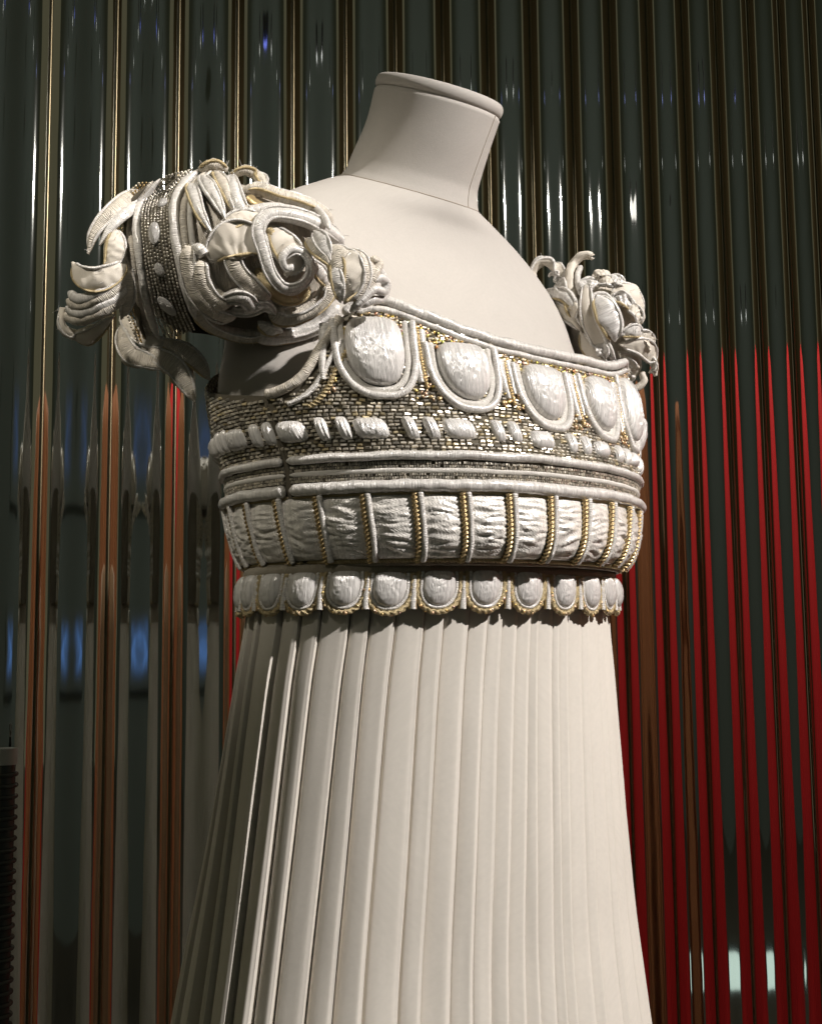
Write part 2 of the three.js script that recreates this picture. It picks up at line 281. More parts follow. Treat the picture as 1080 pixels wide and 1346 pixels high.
// the big medallions of the bust, each with a cord round it, and the darts between them
const uRim = (w, hUp, hDown) => (a) => { const c = Math.cos(a), s = Math.sin(a); return s < 0 ? [w * Math.sign(c) * Math.abs(c) ** 0.86, hDown * s] : [w * Math.sign(c) * Math.abs(c) ** 0.5, hUp * Math.abs(s) ** 0.6]; };
const cups = range(0, 7, 8).map((k) => -0.745 + 0.345 * (k - 1)).filter((u) => u > -0.8 && u < 1.2);
cups.forEach((uc, k) => {
  const top = htop(uc) - 0.0105, bottom = 0.1405 - 0.0145 * sm(-0.75, 0.0, uc), hc = bottom + 0.028, up = Math.max(0.006, top - hc), w = 0.0178 - 0.0006 * k, s0 = 10 + k * 7.3;
  const dome = (H) => (r, x, y) => { const e = Math.sqrt(Math.max(0, 1 - r * r)); return 0.0012 + H * Math.pow(e, 0.85) + (r < 0.97 ? 0.00042 : 0) * fbm(x * 260 + s0, y * 200, s0, 3) * e + 0.00028 * fbm(x * 900, y * 380, s0 + 4, 2) * e; };
  const m = add('medallion', patch(SB, uc, hc, uRim(w, up, 0.0225), dome(0.0100), 26, 72), M.pearl, bodice);
  const du = SB.du(uc, hc).length();
  // a flat pale ring with stitched edge, then the thick cord
  const loop = (g, n) => range(0, 1, n).map((t) => { const a = lerp(Math.PI * 0.86, Math.PI * 2.14, t), c = Math.cos(a), s = Math.sin(a); let x = (w + g) * (Math.abs(c) ** 0.8) * Math.sign(c), y = s < 0 ? (0.0225 + g) * s : up * Math.pow(s / Math.sin(Math.PI * 0.14), 1) * 0.96; if (s >= 0) x = (w + g) * Math.sign(c) * (1 + 0.04 * s); return [uc + x / du, hc + y]; });
  cordOn('inner_ring', SB, loop(0.0023, 44), 0.0021, M.ribbon, bodice, { seg: 130, lump: 0.25, lift: 0.0012, flat: 0.6 });
  cordOn('medallion_cord', SB, loop(0.0063, 44), 0.0024, M.satin, bodice, { seg: 150, lump: 0.17, lift: 0.0022 });
  // dart to the wearer's left of the medallion
  const ud = uc + 0.1725, hd0 = bottom - 0.004 + 0.012, hd1 = htop(ud) - 0.012;
  cordOn('dart', SB, range(hd1, hd0, 10).map((h) => [ud - 0.012, h]), 0.0036, M.satin, bodice, { seg: 60, lump: 0.22, lift: 0.0012, rad: (t) => [0.0036 * (1 - 0.55 * t), 0.0024] });
  cordOn('dart', SB, range(hd1, hd0 + 0.004, 10).map((h) => [ud + 0.024, h]), 0.003, M.satin, bodice, { seg: 60, lump: 0.22, lift: 0.001, rad: (t) => [0.0027 * (1 - 0.5 * t), 0.002] });
  cordOn('gold_cord', SB, range(hd1, hd0 - 0.004, 10).map((h) => [ud + 0.006, h]), 0.0011, M.gold, bodice, { seg: 130, twist: 3000, twistDepth: 0.35, lift: 0.0022 });
});
{ // the dart left of the first medallion, and gold knots at the feet of the darts
  cordOn('dart', SB, range(0.185, 0.15, 10).map((h) => [-0.94 - (0.185 - h) * 1.1, h]), 0.003, M.satin, bodice, { seg: 60, lump: 0.22, lift: 0.0014, rad: (t) => [0.0034 * (1 - 0.5 * t), 0.0024] });
  const list = [], ball = new THREE.SphereGeometry(1, 8, 6);
  for (const uc of cups) { const b = 0.1405 - 0.0145 * sm(-0.75, 0.0, uc); for (const [x, n] of [[0.1725, 12], [-0.1725, 5]]) for (let k = 0; k < n; k++) { const u = uc + x + rr(-0.05, 0.05), h = b + 0.004 + rr(-0.005, 0.008); const q = rr(0.6, 1.25); list.push([placeOn(SB, u, h, 0.0018, rr(0, 3), 0.5, 0.0011 * q, 0.0016 * q, 0.0009 * q), lin(1, rr(0.85, 1), rr(0.6, 1.2))]); } }
  instances('gold_bead', ball, M.gold, list, bodice);
}
// the row of barrels and ovals under the medallions
{
  const barrel = (w, hh, H, s0) => (S, u, h) => patch(S, u, h, (a) => { const c = Math.cos(a), s = Math.sin(a); return [w * Math.sign(c) * Math.abs(c) ** 0.6, hh * Math.sign(s) * Math.abs(s) ** 0.6]; }, (r, x) => 0.0008 + H * Math.pow(Math.max(0, 1 - r ** 2.4), 0.6) + 0.00035 * Math.sin(x * 2600 + s0) * (1 - r * 0.6) + 0.0004 * fbm(x * 300, s0, 1, 2), 10, 40);
  for (let k = -5; k <= 5; k++) {
    const u0 = -0.845 + 0.352 * k; if (u0 < US || u0 > 1.3) continue;
    const hb = 0.1205 - 0.0045 * sm(-0.7, 0.1, u0) + rr(-0.0006, 0.0006);
    add('barrel_bead', barrel(lerp(0.0102, 0.0085, sm(-0.6, 0.2, u0)), lerp(0.0066, 0.0054, sm(-0.6, 0.2, u0)), 0.0046, k * 3)(SB, u0, hb), M.pearl, bodice);
    for (const o of [0.153, 0.237]) add('oval_bead', barrel(0.0041, lerp(0.0072, 0.0064, sm(-0.6, 0.2, u0)), 0.0040, k * 5 + o)(SB, u0 + o + rr(-0.006, 0.006), hb + 0.0002), M.pearl, bodice);
  }
}
// the quilted panels and their gold ribs
{
  const ribs = []; for (let k = -11; k <= 10; k++) ribs.push(-0.73 + 0.192 * k + (k < 0 ? 0.03 * k * -0.6 * -1 : 0));
  ribs.filter((u) => u > US && u < UE).forEach((u0, k, all) => {
    const u1 = all[k + 1] ?? u0 + 0.192, s0 = k * 11.3;
    add('quilted_panel', gridGeo(44, 40, (i, j) => {
      const u = lerp(u0 + 0.004, u1 - 0.004, i), h = lerp(0.0435, 0.0805, j), e = Math.pow(Math.sin(Math.PI * clamp(i, 0, 1)), 0.45) * Math.pow(Math.sin(Math.PI * clamp(j, 0, 1)), 0.4), x = u * 0.15;
      const warp = 0.006 * nz(x * 60, h * 60, s0), w1 = Math.abs(nz(x * 55 + s0, (h + warp * 0.5) * 380, s0)), w2 = nz(x * 90, (h + warp * 0.5) * 560 + s0, 4);
      return [SB(u, h, 0.0008 + 0.0036 * e + e * (0.0032 * (0.5 - w1) + 0.001 * w2)), x, h];
    }), M.quilt, bodice);
    cordOn('gold_rib', SB, range(0.0815, 0.043, 9).map((h) => [u0, h]), 0.0017, M.gold, bodice, { seg: 190, twist: 2400, twistDepth: 0.3, lift: 0.0036, sides: 12 });
    cordOn('white_rib', SB, range(0.0815, 0.0432, 9).map((h) => [u0 + 0.0245, h + 0.0005]), 0.0019, M.satin, bodice, { seg: 60, lump: 0.2, lift: 0.0040, sides: 10 });
  });
  cordOn('hem_cord', SB, range(US, UE, 100).map((u) => [u, 0.0405]), 0.0018, M.braid, bodice, { seg: 300, lump: 0.15, lift: 0.0002 });
}
// a dark slit down the side seam
cordOn('side_seam', SB, [[SEAM_U, 0.139], [SEAM_U - 0.004, 0.12], [SEAM_U + 0.004, 0.1], [SEAM_U + 0.008, 0.082]], 0.0011, M.net, bodice, { seg: 30, lift: 0.0004 });

// ---------------------------------------------------------------- the belt
const belt = add('waistband', gridGeo(240, 26, (i, j) => { const u = lerp(-Math.PI, Math.PI, i), h = lerp(0.0145, 0.0415, j); return [SW(u, h), u * 0.13, h]; }, true), M.braid, gown);
{
  const ub = range(-2.75, 1.55, 110);
  cordOn('braid', SW, ub.map((u) => [u, 0.0372]), 0.0034, M.braid, belt, { seg: 420, flat: 0.45, lift: 0.0012, lump: 0.06 });
  cordOn('gold_cord', SW, ub.map((u) => [u, 0.0338]), 0.0011, M.goldThread, belt, { seg: 700, twist: 3200, twistDepth: 0.25, lift: 0.001 });
  const list = [], ball = new THREE.SphereGeometry(1, 8, 6);
  for (let k = -8; k <= 10; k++) {
    const uc = -0.56 + 0.2205 * k + 0.012 * nz(k * 3.1); if (uc < -2.7 || uc > 1.5) continue;
    const hc = 0.0258 + rr(-0.0008, 0.0008), s0 = k * 5.7, du = SW.du(uc, hc).length(), w = Math.min(0.0105, 0.076 * du * 1.05) * rr(0.96, 1.04), d = 0.0118;
    const oval = (a) => { const c = Math.cos(a), s = Math.sin(a); return [w * Math.sign(c) * Math.abs(c) ** (s > 0 ? 0.5 : 0.9), s > 0 ? 0.0098 * Math.abs(s) ** 0.45 : d * s]; };
    add('small_medallion', patch(SW, uc, hc, oval, (r, x, y) => { const e = Math.sqrt(Math.max(0, 1 - r * r)); return 0.001 + 0.0058 * Math.pow(e, 0.85) + e * (0.00035 * fbm(x * 430 + s0, y * 360, s0, 2) + 0.0002 * fbm(x * 900, y * 900, s0, 2)); }, 16, 44), M.pearl, belt);
    const loop = range(0, 1, 26).map((t) => { const a = lerp(Math.PI * 0.9, Math.PI * 2.1, t), c = Math.cos(a), s = Math.sin(a); return [uc + (w + 0.0032) * Math.sign(c) * Math.abs(c) ** 0.8 / du, hc + (s < 0 ? (d + 0.0033) * s : 0.03 * s)]; });
    cordOn('scallop_cord', SW, loop, 0.0017, M.goldThread, belt, { seg: 150, lump: 0.2, twist: 1500, twistDepth: 0.18, lift: 0.0016 });
    const inner = range(0, 1, 26).map((t) => { const a = lerp(Math.PI * 0.9, Math.PI * 2.1, t), c = Math.cos(a), s = Math.sin(a); return [uc + (w + 0.0006) * Math.sign(c) * Math.abs(c) ** 0.85 / du, hc + (s < 0 ? (d + 0.0006) * s : 0.03 * s)]; });
    cordOn('inner_cord', SW, inner, 0.0011, M.satin, belt, { seg: 90, lump: 0.3, lift: 0.002 });
    const ud = uc + 0.11;
    for (const [o, mm, rr_] of [[0.001, M.satin, 0.0017], [-0.011, M.gold, 0.0008], [0.012, M.gold, 0.0008]]) cordOn('small_dart', SW, range(0.0325, 0.0125, 7).map((h) => [ud + o * (0.55 + (0.0325 - h) * 22), h]), rr_, mm, belt, { seg: 50, lump: 0.2, lift: 0.0022, rad: (t) => [rr_ * (0.75 + 0.6 * t), rr_ * (0.75 + 0.6 * t)] });
    for (let q = 0; q < 26; q++) { const t = rnd(), a = lerp(Math.PI * 1.02, Math.PI * 1.98, t); list.push([placeOn(SW, uc + (w + rr(0.003, 0.0052)) * Math.cos(a) / du, hc + (d + rr(0.003, 0.0048)) * Math.sin(a), rr(0.001, 0.003), rr(0, 3), 0.5, 0.0009, 0.0014, 0.0008), lin(1, rr(0.85, 1), rr(0.6, 1.4))]); }
  }
  instances('gold_bead', ball, M.gold, list, belt);
}

// ---------------------------------------------------------------- the pleated skirt
{
  //          h     a      bf     bb
  const TS = [[-1.47, 0.36, 0.25, 0.36], [-0.8, 0.25, 0.15, 0.25], [-0.4, 0.210, 0.107, 0.195], [-0.22, 0.180, 0.0965, 0.158], [-0.13, 0.167, 0.0985, 0.126], [-0.034, 0.1535, 0.1015, 0.101], [0.0, 0.1475, 0.1035, 0.094], [0.028, 0.1445, 0.1055, 0.0905]];
  const SS = on(TS), N = 56, ts = [0, 0.025, 0.06, 0.1, 0.16, 0.26, 0.38, 0.5, 0.62, 0.72, 0.79, 0.83, 0.86, 0.88, 0.9, 0.915, 0.93, 0.945, 0.96, 0.975, 0.99];
  const edge = Array.from({ length: N }, (_, k) => ({ w: rr(-0.3, 0.3), a: rr(-0.5, 0.5), b: rr(0.75, 1.25), c: rr(0, 50), open: rr(0, 1) }));
  edge.forEach((e, k) => { if (rnd() < 0.2) e.b *= 1.4; });
  const hs = [...range(0.028, -0.3, 74), ...range(-0.33, -1.47, 26)];
  const pos = [], uv = [], idx = [], cols = N * ts.length;
  for (const h of hs) {
    const down = clamp((0.005 - h) / 0.3, 0, 3.5), B = (k) => { const e = edge[((k % N) + N) % N]; return (k + e.w * 0.8 + 0.28 * Math.min(1.2, down) * (e.a + 0.9 * nz(h * 2.2, e.c))) / N * 2 * Math.PI - Math.PI; }, Bu = (k) => { const v = B(k); return v - 0.19 * Math.sin(2 * v); };
    for (let k = 0; k < N; k++) {
      const e = edge[k], u0 = Bu(k), u1 = Bu(k + 1), D = (0.0053 + 0.0068 * Math.min(1.6, down)) * e.b * sm(0.026, 0.008, h);
      for (const t of ts) {
        const ws = 0.042 + 0.05 * Math.min(1.2, down) * e.open * e.open + 0.012 * Math.min(1.2, down), x = clamp(t / (1 - ws), 0, 1), deep = sm(1 - ws, 1 - ws * 0.45, t) * (1 - sm(0.995, 1, t));
        let off = D * (-0.72 + 0.26 * sm(0, 0.09, x) + 0.10 * sm(0.0, 0.35, x) + 0.46 * x) + 0.0004 * sm(0.86, 0.96, x) - D * 0.18 * sm(0.8, 1, x);
        off += 0.0016 * Math.min(1.3, down) * nz(h * 2.5, u0 * 3, 7) + 0.0003 * nz(h * 16, x * 1.5, e.c);
        off += 0.0014 * Math.min(1, down) * nz(h * 5, e.c, x * 1.2);
        off -= deep * (0.0045 + D * (0.25 + 0.5 * e.open)) * sm(0.026, 0.008, h);
        if (t === 0) off = -D * 0.75 - 0.0015 * sm(0.026, 0.008, h);
        const uu = lerp(u0, u1, t), q = SS(uu, h, off);
        pos.push(q.x, q.y, q.z); uv.push(uu * 0.15, h);
      }
    }
  }
  for (let j = 0; j < hs.length - 1; j++) for (let i = 0; i < cols; i++) { const a = j * cols + i, b = j * cols + (i + 1) % cols; idx.push(a, a + cols, b, b, a + cols, b + cols); }
  add('skirt', geom(pos, idx, uv), M.silk, gown);
}

// ---------------------------------------------------------------- the sleeves
// Sight lines are laid on an ellipsoid puff, so every roll and leaf has its own place and thickness on it.
function puff(center, radii) {
  const O = V(0, EYE, 0);
  const hit = (px, py, lift = 0) => {
    const d = sightline(px, py).normalize(), S = V(1 / radii.x, 1 / radii.y, 1 / radii.z), o = O.clone().sub(center).multiply(S), e = d.clone().multiply(S);
    const a = e.dot(e), b = o.dot(e), c = o.dot(o) - 1, D = b * b - a * c, t = D > 0 ? (-b - Math.sqrt(D)) / a : -b / a;
    const p = O.clone().addScaledVector(d, t), n = p.clone().sub(center).multiply(S).multiply(S).normalize();
    p.addScaledVector(n, lift);
    return { p: toBody(p), n: toBody(n.add(V(X0, 0, -D0))) };
  };
  hit.px = (n) => n * center.z / -FOCAL;                                                 // so many pixels, in metres there
  return hit;
}
const Z = V(0, 0, 0);
function piece(name, hit, parent, mat, pts, w, o = {}) {                                 // pts: [x, y, lift in pixels]
  const k = pts.map(([x, y, l = 0]) => hit(x, y, hit.px(l))), { flat = 1, shape = 'cord', seg = 56, ...rest } = o, r = hit.px(w);
  const rad = shape === 'leaf' ? leafy(r, r * flat) : shape === 'drop' ? (t) => { const e = Math.sqrt(clamp(Math.min(t / 0.25, (1 - t) / 0.06), 0.02, 1)) * (0.35 + 0.65 * sm(0, 0.7, t)); return [r * e, r * e * flat]; } : shape === 'scroll' ? (t) => { const e = Math.sqrt(clamp(t / 0.05, 0.05, 1)) * (1 - 0.62 * t); return [r * e, r * e * flat]; } : taper(r, 0.1, flat);
  const m = add(name, sweep(k.map((q) => q.p), rad, { seg, rumple: shape === 'leaf' ? 0.3 : 0.08, normals: k.map((q) => q.n), ...rest }), mat, parent);
  if (w >= 8.5 && o.edges !== false) {                                                   // thin couched cords along both sides of the wider pieces
    const c = new THREE.CatmullRomCurve3(k.map((q) => q.p), false, 'centripetal'), nc = new THREE.CatmullRomCurve3(k.map((q) => q.n), false, 'centripetal');
    for (const [side, em] of [[-0.86, M.satin], [0.86, rnd() < 0.45 ? M.goldThread : M.satin]]) {
      const pp = [], nn = [];
      for (let i = 0; i <= 12; i++) { const t = 0.06 + 0.88 * i / 12, T = c.getTangentAt(t), N = nc.getPoint(c.getUtoTmapping(t)).normalize(); N.addScaledVector(T, -N.dot(T)).normalize(); const [hw, hh] = rad(t); pp.push(c.getPointAt(t).addScaledVector(V().crossVectors(T, N), side * hw).addScaledVector(N, hh * 0.62)); nn.push(N); }
      add('edge_cord', sweep(pp, taper(hit.px(1.5 + rnd() * 0.7), 0.1), { seg: 40, sides: 8, normals: nn, lump: 0.35 }), em, parent);
    }
    for (let i = 0; i < 5; i++) { const t = rnd(), T = c.getTangentAt(t), N = nc.getPoint(c.getUtoTmapping(t)).normalize(), [hw, hh] = rad(t), B = V().crossVectors(T, N).normalize(); loose.push([c.getPointAt(t).addScaledVector(N, hh).addScaledVector(B, rr(-0.7, 0.7) * hw), V(rr(-1, 1), rr(-1, 1), rr(-1, 1)).addScaledVector(N, 1.4).normalize()]); }
  }
  return m;
}
const loose = [];
function threadEnds(parent) {
  const g = new THREE.CylinderGeometry(0.00012, 0.00018, 1, 5), q = new THREE.Quaternion();
  instances('thread_end', g, M.satin, loose.splice(0).map(([p, d]) => { const L = rr(0.0015, 0.005); q.setFromUnitVectors(V(0, 1, 0), d); return [new THREE.Matrix4().compose(p.addScaledVector(d, L * 0.4), q, V(1, L, 1))]; }), parent);
}
// her right sleeve, towards the viewer
{
  const C = at(312, 348, 0.705), R = V(0.073, 0.049, 0.062), hit = puff(C, R);
  const base = add('sleeve', gridGeo(90, 60, (i, j) => {
    const a = (i - 0.5) * 2 * Math.PI, b = lerp(Math.PI / 2, -0.95, j), n = V(Math.cos(b) * Math.sin(a), Math.sin(b), Math.cos(b) * Math.cos(a));
    const p = V(n.x * R.x, n.y * R.y, n.z * R.z).multiplyScalar(0.955 + 0.025 * fbm(n.x * 4, n.y * 4, n.z * 4, 3)).add(C); return [toBody(p), a * 0.07, b * 0.06];
  }, true), M.padded, gown, 'puffed cap sleeve of padded scrolls on the near shoulder');
  const pc = (name, mat, pts, w, o) => piece(name, hit, base, mat, pts, w, o);
  // the beaded band over the top of the shoulder
  const A = [[213, 240], [191, 266], [184, 295], [187, 331], [193, 375], [201, 413], [212, 443]], Bc = [[262, 228], [242, 250], [232, 278], [234, 314], [241, 351], [252, 392], [266, 424]];
  const mid = (k) => A.map(([x, y], i) => [lerp(x, Bc[i][0], k), lerp(y, Bc[i][1], k)]);
  pc('band_cord', M.satin, A.map(([x, y]) => [x, y, 5]), 5.5, { lump: 0.2, seg: 90 });
  pc('band_cord', M.padded, A.map(([x, y]) => [x - 10, y + 1, 3]), 4.5, { lump: 0.2, seg: 90 });
  pc('band_cord', M.satin, Bc.map(([x, y]) => [x, y, 5]), 6.5, { lump: 0.2, seg: 90 });
  pc('band_cord', M.padded, Bc.map(([x, y]) => [x + 11, y + 1, 4]), 4.5, { lump: 0.2, seg: 90 });
  pc('band_cord', M.ribbon, Bc.map(([x, y]) => [x + 20, y - 2, 4]), 4, { lump: 0.2, seg: 90 });
  pc('band_ribbon', M.net, mid(0.5).map(([x, y]) => [x, y, 3]), 24, { flat: 0.12, seg: 90, edges: false });
  pc('band_ribbon', M.net, A.map(([x, y]) => [x - 20, y + 4, 0]), 12, { flat: 0.3, seg: 90, edges: false });
  const bead = new THREE.SphereGeometry(1, 8, 6), list = [], glist = [];
  const chain = (pts, lift, step, size, arr, col) => {
    const k = pts.map(([x, y]) => hit(x, y, hit.px(lift))), cv = new THREE.CatmullRomCurve3(k.map((q) => q.p), false, 'centripetal'), nv = new THREE.CatmullRomCurve3(k.map((q) => q.n)), L = cv.getLength(), n = Math.floor(L / hit.px(step));
    for (let i = 0; i <= n; i++) { const t = i / n, T = cv.getTangentAt(t), N = nv.getPoint(t).normalize(); N.addScaledVector(T, -N.dot(T)).normalize(); const m = new THREE.Matrix4().makeBasis(T, V().crossVectors(N, T), N).scale(V(hit.px(size[0]), hit.px(size[1]), hit.px(size[1]))); m.setPosition(cv.getPointAt(t).add(V(rr(-1, 1), rr(-1, 1), rr(-1, 1)).multiplyScalar(0.0002))); arr.push([m, col()]); }
  };
  for (const k of [0.17, 0.25, 0.33, 0.67, 0.75, 0.83]) chain(mid(k), 6.6, 4.6, [2.1, 1.4], list, () => grey(rr(0.35, 1)));
  for (const k of [0.42, 0.5, 0.58]) chain(mid(k), 6.4, 4.4, [1.9, 1.4], list, () => grey(rr(0.2, 0.8)));
  for (const [k, a] of [[-14, list], [-19, glist], [-24, glist], [-29, list]]) chain(A.map(([x, y]) => [x + k, y + 4]), 3.5, 4.4, [2, 1.7], a, () => grey(rr(0.5, 1), 0.3));
  instances('silver_bead', bead, M.silverBead, list, base); instances('gold_bead', bead, M.gold, glist, base);
  for (const [x, y, w, h] of [[208, 309, 9, 15], [214, 353, 7, 9], [223, 398, 10, 16], [218, 272, 7, 8]]) {
    const q = hit(x, y, hit.px(7)), m = add('band_medallion', new THREE.SphereGeometry(1, 24, 16), M.pearl, base), up = V(0, 1, 0.1).addScaledVector(q.n, -q.n.y).normalize();
    m.matrix.makeBasis(V().crossVectors(up, q.n).normalize(), up, q.n).multiply(new THREE.Matrix4().makeRotationZ(0.2)).scale(V(hit.px(w), hit.px(h), hit.px(4))).setPosition(q.p); m.matrix.decompose(m.position, m.quaternion, m.scale);
  }
  // the big volute
  pc('scroll', M.satin, [[446, 322, 6], [428, 312, 10], [404, 300, 14], [372, 291, 15], [348, 292, 15], [337, 305, 15], [341, 322, 14], [347, 340, 15], [354, 358, 16], [370, 371, 17], [390, 366, 18], [399, 350, 18], [391, 334, 18], [376, 329, 18], [366, 338, 18], [370, 349, 18], [378, 348, 18]], 11.5, { shape: 'scroll', seg: 150, lump: 0.12, groove: 3, grooveDepth: 0.05 });
  pc('scroll_filling', M.lobe, [[352, 300, 6], [366, 318, 8], [382, 342, 9], [372, 360, 8]], 20, { flat: 0.3, shape: 'leaf' });
  pc('gold_filling', M.goldThread, [[336, 352, 6], [352, 374, 7], [372, 387, 8], [392, 384, 7], [402, 370, 6]], 9, { flat: 0.6, lump: 0.25 });
  pc('gold_filling', M.gold, [[325, 262, 5], [336, 272, 6], [350, 278, 6]], 6, { flat: 0.6, lump: 0.25 });
  pc('gold_filling', M.goldThread, [[350, 303, 9], [356, 312, 9], [352, 322, 9]], 5, { flat: 0.6, lump: 0.2 });
  // the smooth lobe left of it
  pc('smooth_lobe', M.lobe, [[278, 344, 5], [290, 326, 10], [308, 316, 12], [330, 318, 12], [352, 332, 10]], 25, { shape: 'leaf', flat: 0.2, lump: 0.14, cup: 0.12, groove: 3, grooveDepth: 0.06 });
  pc('smooth_lobe', M.lobe, [[290, 306, 8], [312, 294, 11], [340, 288, 11]], 12, { shape: 'leaf', flat: 0.35, lump: 0.16 });
  pc('shell_roll', M.satin, [[256, 322, 6], [266, 328, 9], [272, 336, 9]], 8, { shape: 'drop', lump: 0.2 });
  // petals on top
  pc('petal', M.satin, [[252, 244, 5], [260, 268, 11], [270, 292, 13], [283, 312, 11]], 9, { shape: 'leaf', flat: 0.7, groove: 5, grooveDepth: 0.1, lump: 0.12 });
  pc('petal', M.satin, [[266, 236, 5], [278, 258, 11], [290, 278, 14], [299, 296, 12]], 9.5, { shape: 'leaf', flat: 0.7, groove: 5, grooveDepth: 0.12, lump: 0.12 });
  pc('petal', M.padded, [[282, 230, 4], [292, 248, 10], [302, 270, 12], [308, 288, 11]], 9, { shape: 'leaf', flat: 0.7, groove: 4, grooveDepth: 0.1, lump: 0.12 });
  pc('petal', M.padded, [[262, 226, 2], [282, 222, 6], [300, 230, 6]], 9, { shape: 'leaf', flat: 0.8, lump: 0.15 });
  pc('petal', M.satin, [[306, 232, 3], [306, 252, 9], [313, 274, 11], [320, 288, 9]], 10, { shape: 'drop', flat: 0.8, groove: 4, grooveDepth: 0.1, lump: 0.12 });
  pc('petal', M.padded, [[300, 236, 2], [322, 230, 6], [338, 238, 6], [347, 250, 2]], 9, { shape: 'leaf', flat: 0.8, lump: 0.15 });
  pc('roll', M.padded, [[318, 254, 3], [338, 256, 7], [366, 266, 9], [394, 274, 9], [420, 286, 7], [434, 300, 4]], 9, { lump: 0.1 });
  pc('roll', M.satin, [[320, 284, 4], [350, 280, 8], [380, 284, 9], [410, 294, 8], [432, 312, 6]], 8, { lump: 0.12 });
  // the swags below
  pc('roll', M.padded, [[250, 322, 3], [252, 350, 6], [262, 380, 8], [285, 402, 9], [310, 412, 7]], 12, { lump: 0.1, groove: 3, grooveDepth: 0.08 });
  pc('roll', M.padded, [[264, 340, 4], [270, 366, 8], [285, 386, 9], [304, 396, 8]], 12, { lump: 0.08 });
  pc('shell_roll', M.satin, [[286, 394, 7], [302, 384, 13], [320, 382, 15], [334, 396, 11]], 11, { shape: 'drop', flat: 0.8, groove: 4, grooveDepth: 0.12, lump: 0.12 });
  pc('shell_roll', M.satin, [[298, 404, 6], [322, 400, 11], [346, 392, 13], [360, 404, 12]], 9, { shape: 'leaf', flat: 0.8, groove: 4, grooveDepth: 0.12, lump: 0.14 });
  pc('roll', M.padded, [[258, 400, 2], [272, 420, 3], [300, 434, 3], [330, 438, 4], [356, 432, 5]], 9, { lump: 0.12 });
  pc('roll', M.padded, [[304, 330, 6], [312, 352, 9], [332, 372, 10], [350, 392, 9]], 12, { lump: 0.08, flat: 0.7 });
  pc('roll', M.satin, [[330, 436, 4], [362, 436, 7], [394, 430, 8], [420, 416, 9], [440, 396, 8]], 11, { lump: 0.12, groove: 4, grooveDepth: 0.08 });
  pc('roll', M.padded, [[352, 404, 8], [372, 410, 9], [396, 404, 9], [420, 386, 9], [428, 366, 7]], 11, { lump: 0.1 });
  pc('shell_roll', M.satin, [[338, 416, 9], [352, 422, 12], [368, 424, 12]], 9, { shape: 'leaf', flat: 0.8, lump: 0.16 });
  pc('roll', M.satin, [[398, 340, 8], [414, 356, 8], [424, 372, 7]], 10, { shape: 'leaf', flat: 0.8, lump: 0.1 });
  // the knot of leaves on the wearer's chest side
  const kn = puff(at(448, 360, 0.672), V(0.030, 0.036, 0.026));
  const kp = (name, mat, pts, w, o) => piece(name, kn, base, mat, pts, w, o);
  kp('knot', M.padded, [[430, 322, -6], [452, 350, -4], [464, 380, -5], [470, 398, -8]], 24, { shape: 'leaf', flat: 0.8, lump: 0.15, groove: 5, grooveDepth: 0.06 });
  kp('leaf', M.satin, [[412, 306, 2], [410, 290, 6], [415, 279, 6], [428, 290, 6], [434, 304, 4]], 5, { lump: 0.1 });
  kp('leaf', M.satin, [[416, 308, 6], [426, 322, 10], [436, 342, 9]], 11, { shape: 'leaf', flat: 0.5, groove: 3, grooveDepth: 0.1 });
  kp('leaf', M.padded, [[404, 316, 4], [424, 336, 8], [438, 352, 7]], 9, { shape: 'leaf', flat: 0.6 });
  kp('leaf', M.lobe, [[446, 330, 5], [460, 344, 10], [463, 368, 10], [452, 398, 5]], 15, { shape: 'leaf', flat: 0.35, cup: 0.2 });
  kp('leaf', M.satin, [[438, 346, 8], [444, 368, 12], [448, 396, 8]], 9, { shape: 'leaf', flat: 0.6, groove: 3, grooveDepth: 0.12 });
  kp('leaf', M.padded, [[458, 326, 0], [474, 342, 5], [476, 366, 6], [464, 402, 2]], 9, { shape: 'leaf', flat: 0.7 });
  kp('leaf', M.padded, [[476, 336, -2], [486, 352, 2], [484, 374, 4], [470, 400, 1]], 8, { shape: 'leaf', flat: 0.7 });
  kp('curl', M.satin, [[460, 410, 0], [474, 394, 4], [488, 380, 6], [500, 382, 6], [503, 372, 6], [496, 366, 6], [488, 370, 8]], 6, { lump: 0.1 });
  kp('curl', M.satin, [[472, 404, -2], [488, 394, 2], [500, 392, 2], [506, 380, 1], [500, 360, 2], [488, 350, 1]], 6, { lump: 0.1 });
  kp('curl', M.padded, [[484, 372, 5], [492, 358, 4], [498, 346, 0], [488, 338, -3]], 6, { lump: 0.12 });
  kp('gold_filling', M.goldThread, [[452, 396, 6], [466, 384, 8], [476, 370, 8]], 3, { lump: 0.2 });
  // the back half, left of the band
  const bk = puff(at(150, 350, 0.70), V(0.034, 0.052, 0.04));
  const bp = (name, mat, pts, w, o) => piece(name, bk, base, mat, pts, w, o);
  bp('back_leaf', M.padded, [[196, 254, -4], [172, 262, 2], [146, 284, 4], [126, 308, 3], [116, 334, 0]], 11, { shape: 'leaf', flat: 0.7, groove: 4, grooveDepth: 0.14, lump: 0.15 });
  bp('back_leaf', M.satin, [[190, 266, 0], [166, 282, 6], [146, 302, 7], [132, 324, 4]], 8, { shape: 'leaf', flat: 0.8, groove: 5, grooveDepth: 0.14, lump: 0.14 });
  bp('back_leaf', M.lobe, [[150, 302, 2], [152, 320, 4], [148, 342, 4], [140, 356, 2]], 14, { shape: 'leaf', flat: 0.7, lump: 0.1 });
  bp('smooth_lobe', M.lobe, [[99, 346, 3], [112, 362, 9], [130, 368, 12], [154, 356, 9], [162, 342, 4]], 17, { shape: 'leaf', flat: 0.45, cup: 0.15, lump: 0.05 });
